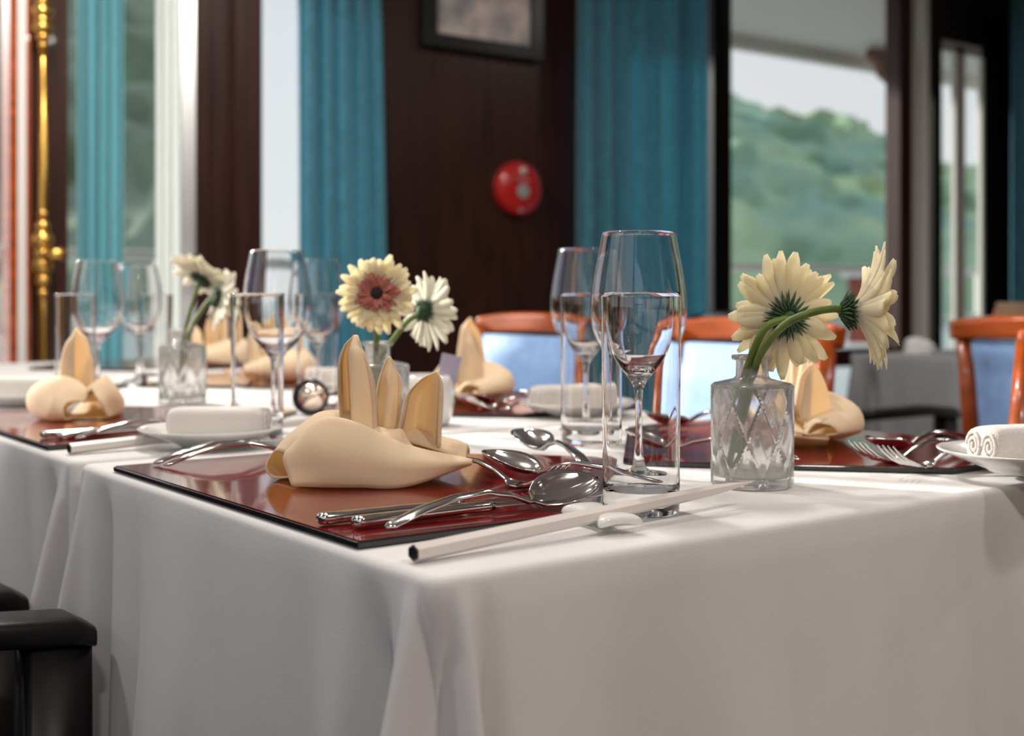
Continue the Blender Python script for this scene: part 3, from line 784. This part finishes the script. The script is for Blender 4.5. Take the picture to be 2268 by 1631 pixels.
# ------------------------------------------------------------------ napkins
O1 = P(812, YH, 1.10); O1.z = MT
def PN(px, py, D):
    D = 1.075+(D-1.075)*.58; v = P(px, py, D); v.z = max(v.z, MT+.0012); return v
def make_napkin():
    t = thing('folded_napkin', '', 'napkin', O1)
    def sheet(name, curves, nu=28, nv=18, m=NAPKIN):
        rows = loft([[PN(*p) for p in c] for c in curves], nu, nv)
        return link(name, G().grid(rows), m, t, off=O1, solid=.0016)
    # front body: bottom edge -> belly -> ridge -> rolled inside
    sheet('front_wrap', [
        [(700,1078,1.20),(760,1074,1.19),(850,1070,1.19),(940,1058,1.20),(1040,1026,1.195)],
        [(652,1078,1.075),(720,1088,1.072),(800,1087,1.072),(900,1080,1.078),(1042,1030,1.13)],
        [(638,1052,1.075),(720,1052,1.058),(800,1056,1.058),(900,1058,1.068),(1044,1027,1.115)],
        [(627,1013,1.085),(700,992,1.060),(790,1000,1.060),(900,1026,1.068),(1045,1024,1.11)],
        [(650,984,1.10),(698,945,1.082),(790,949,1.080),(900,996,1.088),(1045,1021,1.12)],
        [(670,966,1.11),(718,927,1.092),(790,937,1.090),(900,986,1.10),(1046,1019,1.13)],
        [(682,976,1.12),(728,938,1.105),(795,950,1.105),(900,994,1.115),(1046,1019,1.145)],
        [(700,990,1.15),(745,980,1.15),(800,985,1.15),(900,1010,1.155),(1040,1022,1.16)]])
    # back body
    sheet('back_wrap', [
        [(650,1055,1.14),(720,1058,1.17),(820,1050,1.19),(950,1030,1.21),(1040,1015,1.19)],
        [(606,1058,1.155),(640,1060,1.20),(760,1040,1.25),(900,1010,1.27),(1038,1008,1.21)],
        [(588,1035,1.16),(622,1015,1.20),(740,990,1.27),(900,980,1.28),(1040,1000,1.21)],
        [(600,1010,1.16),(640,970,1.19),(730,938,1.25),(880,945,1.27),(1036,988,1.20)],
        [(612,1000,1.15),(660,948,1.165),(722,913,1.20),(850,925,1.235),(1030,986,1.18)],
        [(628,1003,1.13),(668,955,1.14),(735,916,1.17),(850,935,1.20),(1020,992,1.165)],
        [(645,1012,1.12),(690,975,1.12),(750,950,1.14),(850,965,1.17),(1010,1010,1.15)]])
    def petal(tip, curves, hem=True):
        o = sheet('petal', curves, 20, 22)
        rows = loft([[PN(*p) for p in c] for c in curves], 20, 22)
        for sl in (slice(0,3), slice(17,20)):
            hr = [[v-FW*.0016 for v in r_[sl]] for r_ in rows[:-1]]
            h_ = link('hem', G().grid(hr), HEM, o, off=O1, solid=.0009)
        return o
    # tall left petal (two leaves, open towards the left)
    petal(0, [[(757,965,1.165),(776,985,1.20),(786,985,1.135),(812,985,1.128),(838,975,1.15)],
              [(752,900,1.165),(774,912,1.20),(784,905,1.137),(808,900,1.13),(836,900,1.155)],
              [(749,850,1.165),(771,850,1.195),(781,840,1.14),(803,835,1.135),(828,845,1.155)],
              [(751,800,1.165),(768,800,1.185),(779,790,1.145),(795,785,1.14),(812,795,1.155)],
              [(763,766,1.165),(773,768,1.17),(780,766,1.152),(790,765,1.15),(801,772,1.158)],
              [(784,742,1.165),(786,743,1.163),(788,743,1.162),(790,743,1.162),(793,744,1.162)]])
    petal(0, [[(820,975,1.19),(840,980,1.16),(862,975,1.15),(888,950,1.17)],
              [(828,920,1.195),(846,925,1.16),(864,915,1.15),(887,915,1.175)],
              [(834,875,1.195),(850,880,1.165),(866,870,1.155),(888,878,1.18)],
              [(840,840,1.19),(854,838,1.165),(868,830,1.16),(888,842,1.18)],
              [(850,812,1.18),(858,810,1.17),(866,808,1.165),(876,818,1.175)],
              [(861,789,1.17),(863,789,1.168),(864,790,1.167),(866,791,1.167)]])
    petal(0, [[(868,985,1.15),(905,1000,1.20),(945,1000,1.205),(975,990,1.15)],
              [(880,955,1.145),(912,960,1.20),(948,955,1.205),(977,945,1.15)],
              [(893,910,1.15),(918,908,1.195),(950,900,1.20),(980,900,1.155)],
              [(903,872,1.155),(925,868,1.185),(952,860,1.19),(981,862,1.16)],
              [(930,843,1.165),(944,842,1.18),(960,838,1.18),(977,842,1.165)],
              [(962,825,1.17),(965,824,1.17),(968,824,1.17),(971,826,1.17)]])
    # low flap at the right and the inner pocket
    sheet('side_flap', [
        [(905,1012,1.19),(950,1022,1.17),(1000,1030,1.15),(1032,1028,1.15)],
        [(930,992,1.21),(965,1005,1.18),(1000,1008,1.155),(1033,1005,1.16)],
        [(960,980,1.22),(985,985,1.20),(1008,980,1.17),(1036,988,1.17)],
        [(975,968,1.22),(990,970,1.21),(1012,976,1.19),(1035,985,1.18)]], 18, 14)
    sheet('inner_pocket', [
        [(790,935,1.14),(830,945,1.15),(868,952,1.14),(886,950,1.12),(895,958,1.13)],
        [(800,960,1.125),(835,968,1.125),(868,975,1.12),(890,978,1.115),(910,985,1.13)],
        [(810,990,1.12),(840,998,1.12),(880,1003,1.118),(915,1008,1.12),(945,1012,1.135)]], 18, 10)
    return t
NP = make_napkin(); NP['group'] = 'folded cream napkins'
NP['label'] = 'large cream napkin folded into upright petals, nearest, on the front mat'
def nap(label, px, D, ang, s=1.0):
    c = dup(NP, label, on(px, D, MT+.0006), ang); c.scale = (s,s,s)
    return c
nap('beige napkin with two rounded lobes facing the camera, on the left mat', 215, 1.72, math.radians(95), .93)
nap('pale peach napkin directly behind the nearest flower vase', 1724, 1.42, math.radians(-95), .95)
nap('sunlit cream napkin with glowing petals in front of the first blue chair', 1003, 1.98, math.radians(-95), 1.0)
nap('napkin seen through the wine glass left of the black-ringed ball', 600, 2.45, math.radians(-150), 1.0)
nap('small far napkin beside the bright window frame', 470, 3.0, math.radians(-150), 1.0)

# ------------------------------------------------------------------ small table things
c = on(688, 1.80, TOP+.0005)
t = thing('ball_ornament', 'pearl coloured metal ball set in a black ring, left of the large napkin', 'ornament', c)
q = (-FW+UP*.10+RT*.12).normalized().to_track_quat('Z','Y').to_matrix().to_4x4()
Mb = Matrix.Translation((0,0,.0262)) @ q
g = G().lathe([(.0205,-.006),(.0245,-.006),(.0262,-.001),(.0255,.003),(.0215,.0045),(.0195,.003),(.0195,-.004),(.0205,-.006)], 48, Mb)
g.lathe([(0,-.010),(.016,-.010),(.0205,-.005),(.019,.0),(0,.0)], 32, Mb)
link('ring', g, BLACKEDGE, t)
link('ball', G().ball((.0022,0,.003), .0202, 32, 20, M=Mb), PEARL, t)
c = on(930, 1.66, TOP+.001)
t = thing('sachet_pot', 'white ceramic sachet pot standing half hidden behind the large napkin', 'pot', c)
link('pot_body', G().lathe([(0,0),(.034,0),(.041,.006),(.0455,.03),(.044,.055),(.040,.066),(.037,.066),(.041,.054),(.0425,.03),(.038,.009),(0,.006)], 48), PORC, t)
t = thing('sachet', 'lilac paper sachet sticking up out of the white pot', 'sachet', (c[0]+.020,c[1]-.014,c[2]+.012))
link('paper', G().box(-.013,.013,-.001,.001,0,.082, Matrix.Rotation(-.6435,4,'Z') @ Matrix.Rotation(.22,4,'Y')), PAPER, t, smooth=False, bevel=.0006)
# things on the grey table
t = thing('wooden_menu_stand', 'pale wooden stand on the grey-clothed table', 'menu stand', (2.95,1.42,TOP+.002))
link('panel', G().box(-.05,.05,-.006,.006,0,.15, Matrix.Rotation(-.64,4,'Z') @ Matrix.Rotation(-.12,4,'X')), mat('pale_wood',(.35,.22,.14),.6), t, smooth=False, bevel=.002)
link('foot', G().box(-.055,.055,-.02,.03,0,.010, Matrix.Rotation(-.64,4,'Z')), mat('pale_wood',(.35,.22,.14),.6), t, smooth=False, bevel=.002)
for i, (x, y) in enumerate(((2.74,1.60),(2.86,1.50))):
    rows = []
    for j in range(9):
        s = j/8; row = []
        for k in range(25):
            a_ = 2*pi*k/24; rr = .045*(cos(s*pi/2)**.6 if s < 1 else .001)*(1+.35*noise.noise(Vector((cos(a_)*2.2+i*4, sin(a_)*2.2, s*2))))
            row.append((rr*cos(a_), rr*sin(a_), .001+.045*sin(s*pi/2)*(1+.3*noise.noise(Vector((cos(a_)*2, sin(a_)*2, 5+i))))))
        rows.append(row)
    o = link('crumpled_napkin', G().grid(rows), mat('grey_white_linen',(.6,.6,.6),.8), loc=(x,y,TOP+.001))
    tag(o, ('crumpled pale napkin at the left end of the grey-clothed table', 'crumpled pale napkin nearer the wooden stand on the grey-clothed table')[i], 'napkin', 'crumpled napkins on the grey table')

# ------------------------------------------------------------------ chairs (sitter faces +x, origin on the floor under the seat)
def make_chair(name, label, W_, A_, arms=False, H=.872, wd=.42, cushion=BLUE):
    t = thing(name, label, 'chair')
    h = wd/2; tilt = .13
    def bp(y, z, dx=0): return (-.205-(z-.45)*tilt+dx, y, z)
    for sy in (-1,1):
        link('rear_leg', G().sweep([(-.25,sy*(h-.025),0.0),(-.215,sy*(h-.025),.25),bp(sy*(h-.022),.46),bp(sy*(h-.022),.65),bp(sy*(h-.024),H-.02)], [.018,.021,.025,.025,.023], 12, flat=.75), W_, t)
        link('front_leg', G().bar([(0,0,0,.016,.016),(.44,0,0,.021,.021)], 12, 4, Matrix.Translation((.20,sy*(h-.03),0)) @ Matrix.Rotation(-pi/2,4,'Y')), W_, t)
    rows = [[bp(-h+.002,H-.045,-.012),bp(-h*.5,H-.040,-.022),bp(0,H-.038,-.026),bp(h*.5,H-.040,-.022),bp(h-.002,H-.045,-.012)],
            [bp(-h+.002,H-.004,-.012),bp(-h*.5,H+.006,-.022),bp(0,H+.008,-.026),bp(h*.5,H+.006,-.022),bp(h-.002,H-.004,-.012)]]
    link('top_rail', G().grid(loft(rows, 20, 6)), W_, t, solid=.034, bevel=.008)
    rows = [[bp(y, z, -.006+(.016 if abs(y) < h*.7 and .53 < z < H-.08 else 0)) for y in [(-h+.045)+(2*h-.09)*k/12 for k in range(13)]] for z in [.50+(H-.045-.50)*j/12 for j in range(13)]]
    link('back_cushion', G().grid(rows), cushion, t, solid=.030, bevel=.006)
    link('seat_frame', G().box(-.22,.22,-h+.012,h-.012,.385,.43), W_, t, smooth=False, bevel=.006)
    link('seat_cushion', G().box(-.20,.215,-h+.02,h-.02,.431,.475), cushion, t, smooth=False, bevel=.015)
    if arms:
        for sy in (-1,1):
            link('armrest', G().bar([(-.22,sy*(h+.022),.618,.022,.013),(-.1,sy*(h+.03),.622,.028,.014),(.12,sy*(h+.034),.622,.030,.014),(.225,sy*(h+.034),.612,.030,.014),(.245,sy*(h+.034),.604,.026,.010)], 14, 4), A_, t)
            link('arm_post', G().bar([(0,0,0,.024,.036),(.60,0,0,.022,.032)], 12, 5, Matrix.Translation((.213,sy*(h+.034),0)) @ Matrix.Rotation(-pi/2,4,'Y')), A_, t)
            link('side_rail', G().box(-.22,.2,sy*(h+.02)-.012,sy*(h+.02)+.012,.44,.475), A_, t, smooth=False, bevel=.003)
    return t
c0 = make_chair('dining_chair', 'orange wood chair with a light blue back, behind the sunlit napkin', ORANGE, ORANGE); c0['group'] = 'blue-backed orange chairs'
c0.location = (1.12,1.70,0); c0.rotation_euler = (0,0,pi)
dup(c0, 'orange wood chair with a blue back, between the nearest glasses and the vase', (1.13,1.02,0), pi)
dup(c0, 'orange wood chair with a blue back at the right edge of the picture', (1.125,.255,0), pi)
dup(c0, 'blue-backed wooden chair next to the grey-clothed table, narrower in view', (2.26,.775,0), 0)
dup(c0, 'far blue-backed chair on the other side of the grey-clothed table', (3.75,1.95,0), pi)
c1 = make_chair('armchair', 'dark wooden armchair tucked at the front table, its arm cut by the lower left corner', BLACKWOOD, BLACKWOOD, arms=True, cushion=mat('dark_blue_fabric',(.03,.035,.06),.7)); c1['group'] = 'dark wooden armchairs'
c1.location = (-.268,.312,0)
dup(c1, 'dark wooden armchair behind it, at the second table', (-.285,.955,0), 0)
dup(c1, 'dark wooden armchair at the grey-clothed table', (2.30,1.60,0), 0)

for ch in SPN.children:
    if ch.name.startswith('handle'): ch.rotation_euler = (-.30,0,0)
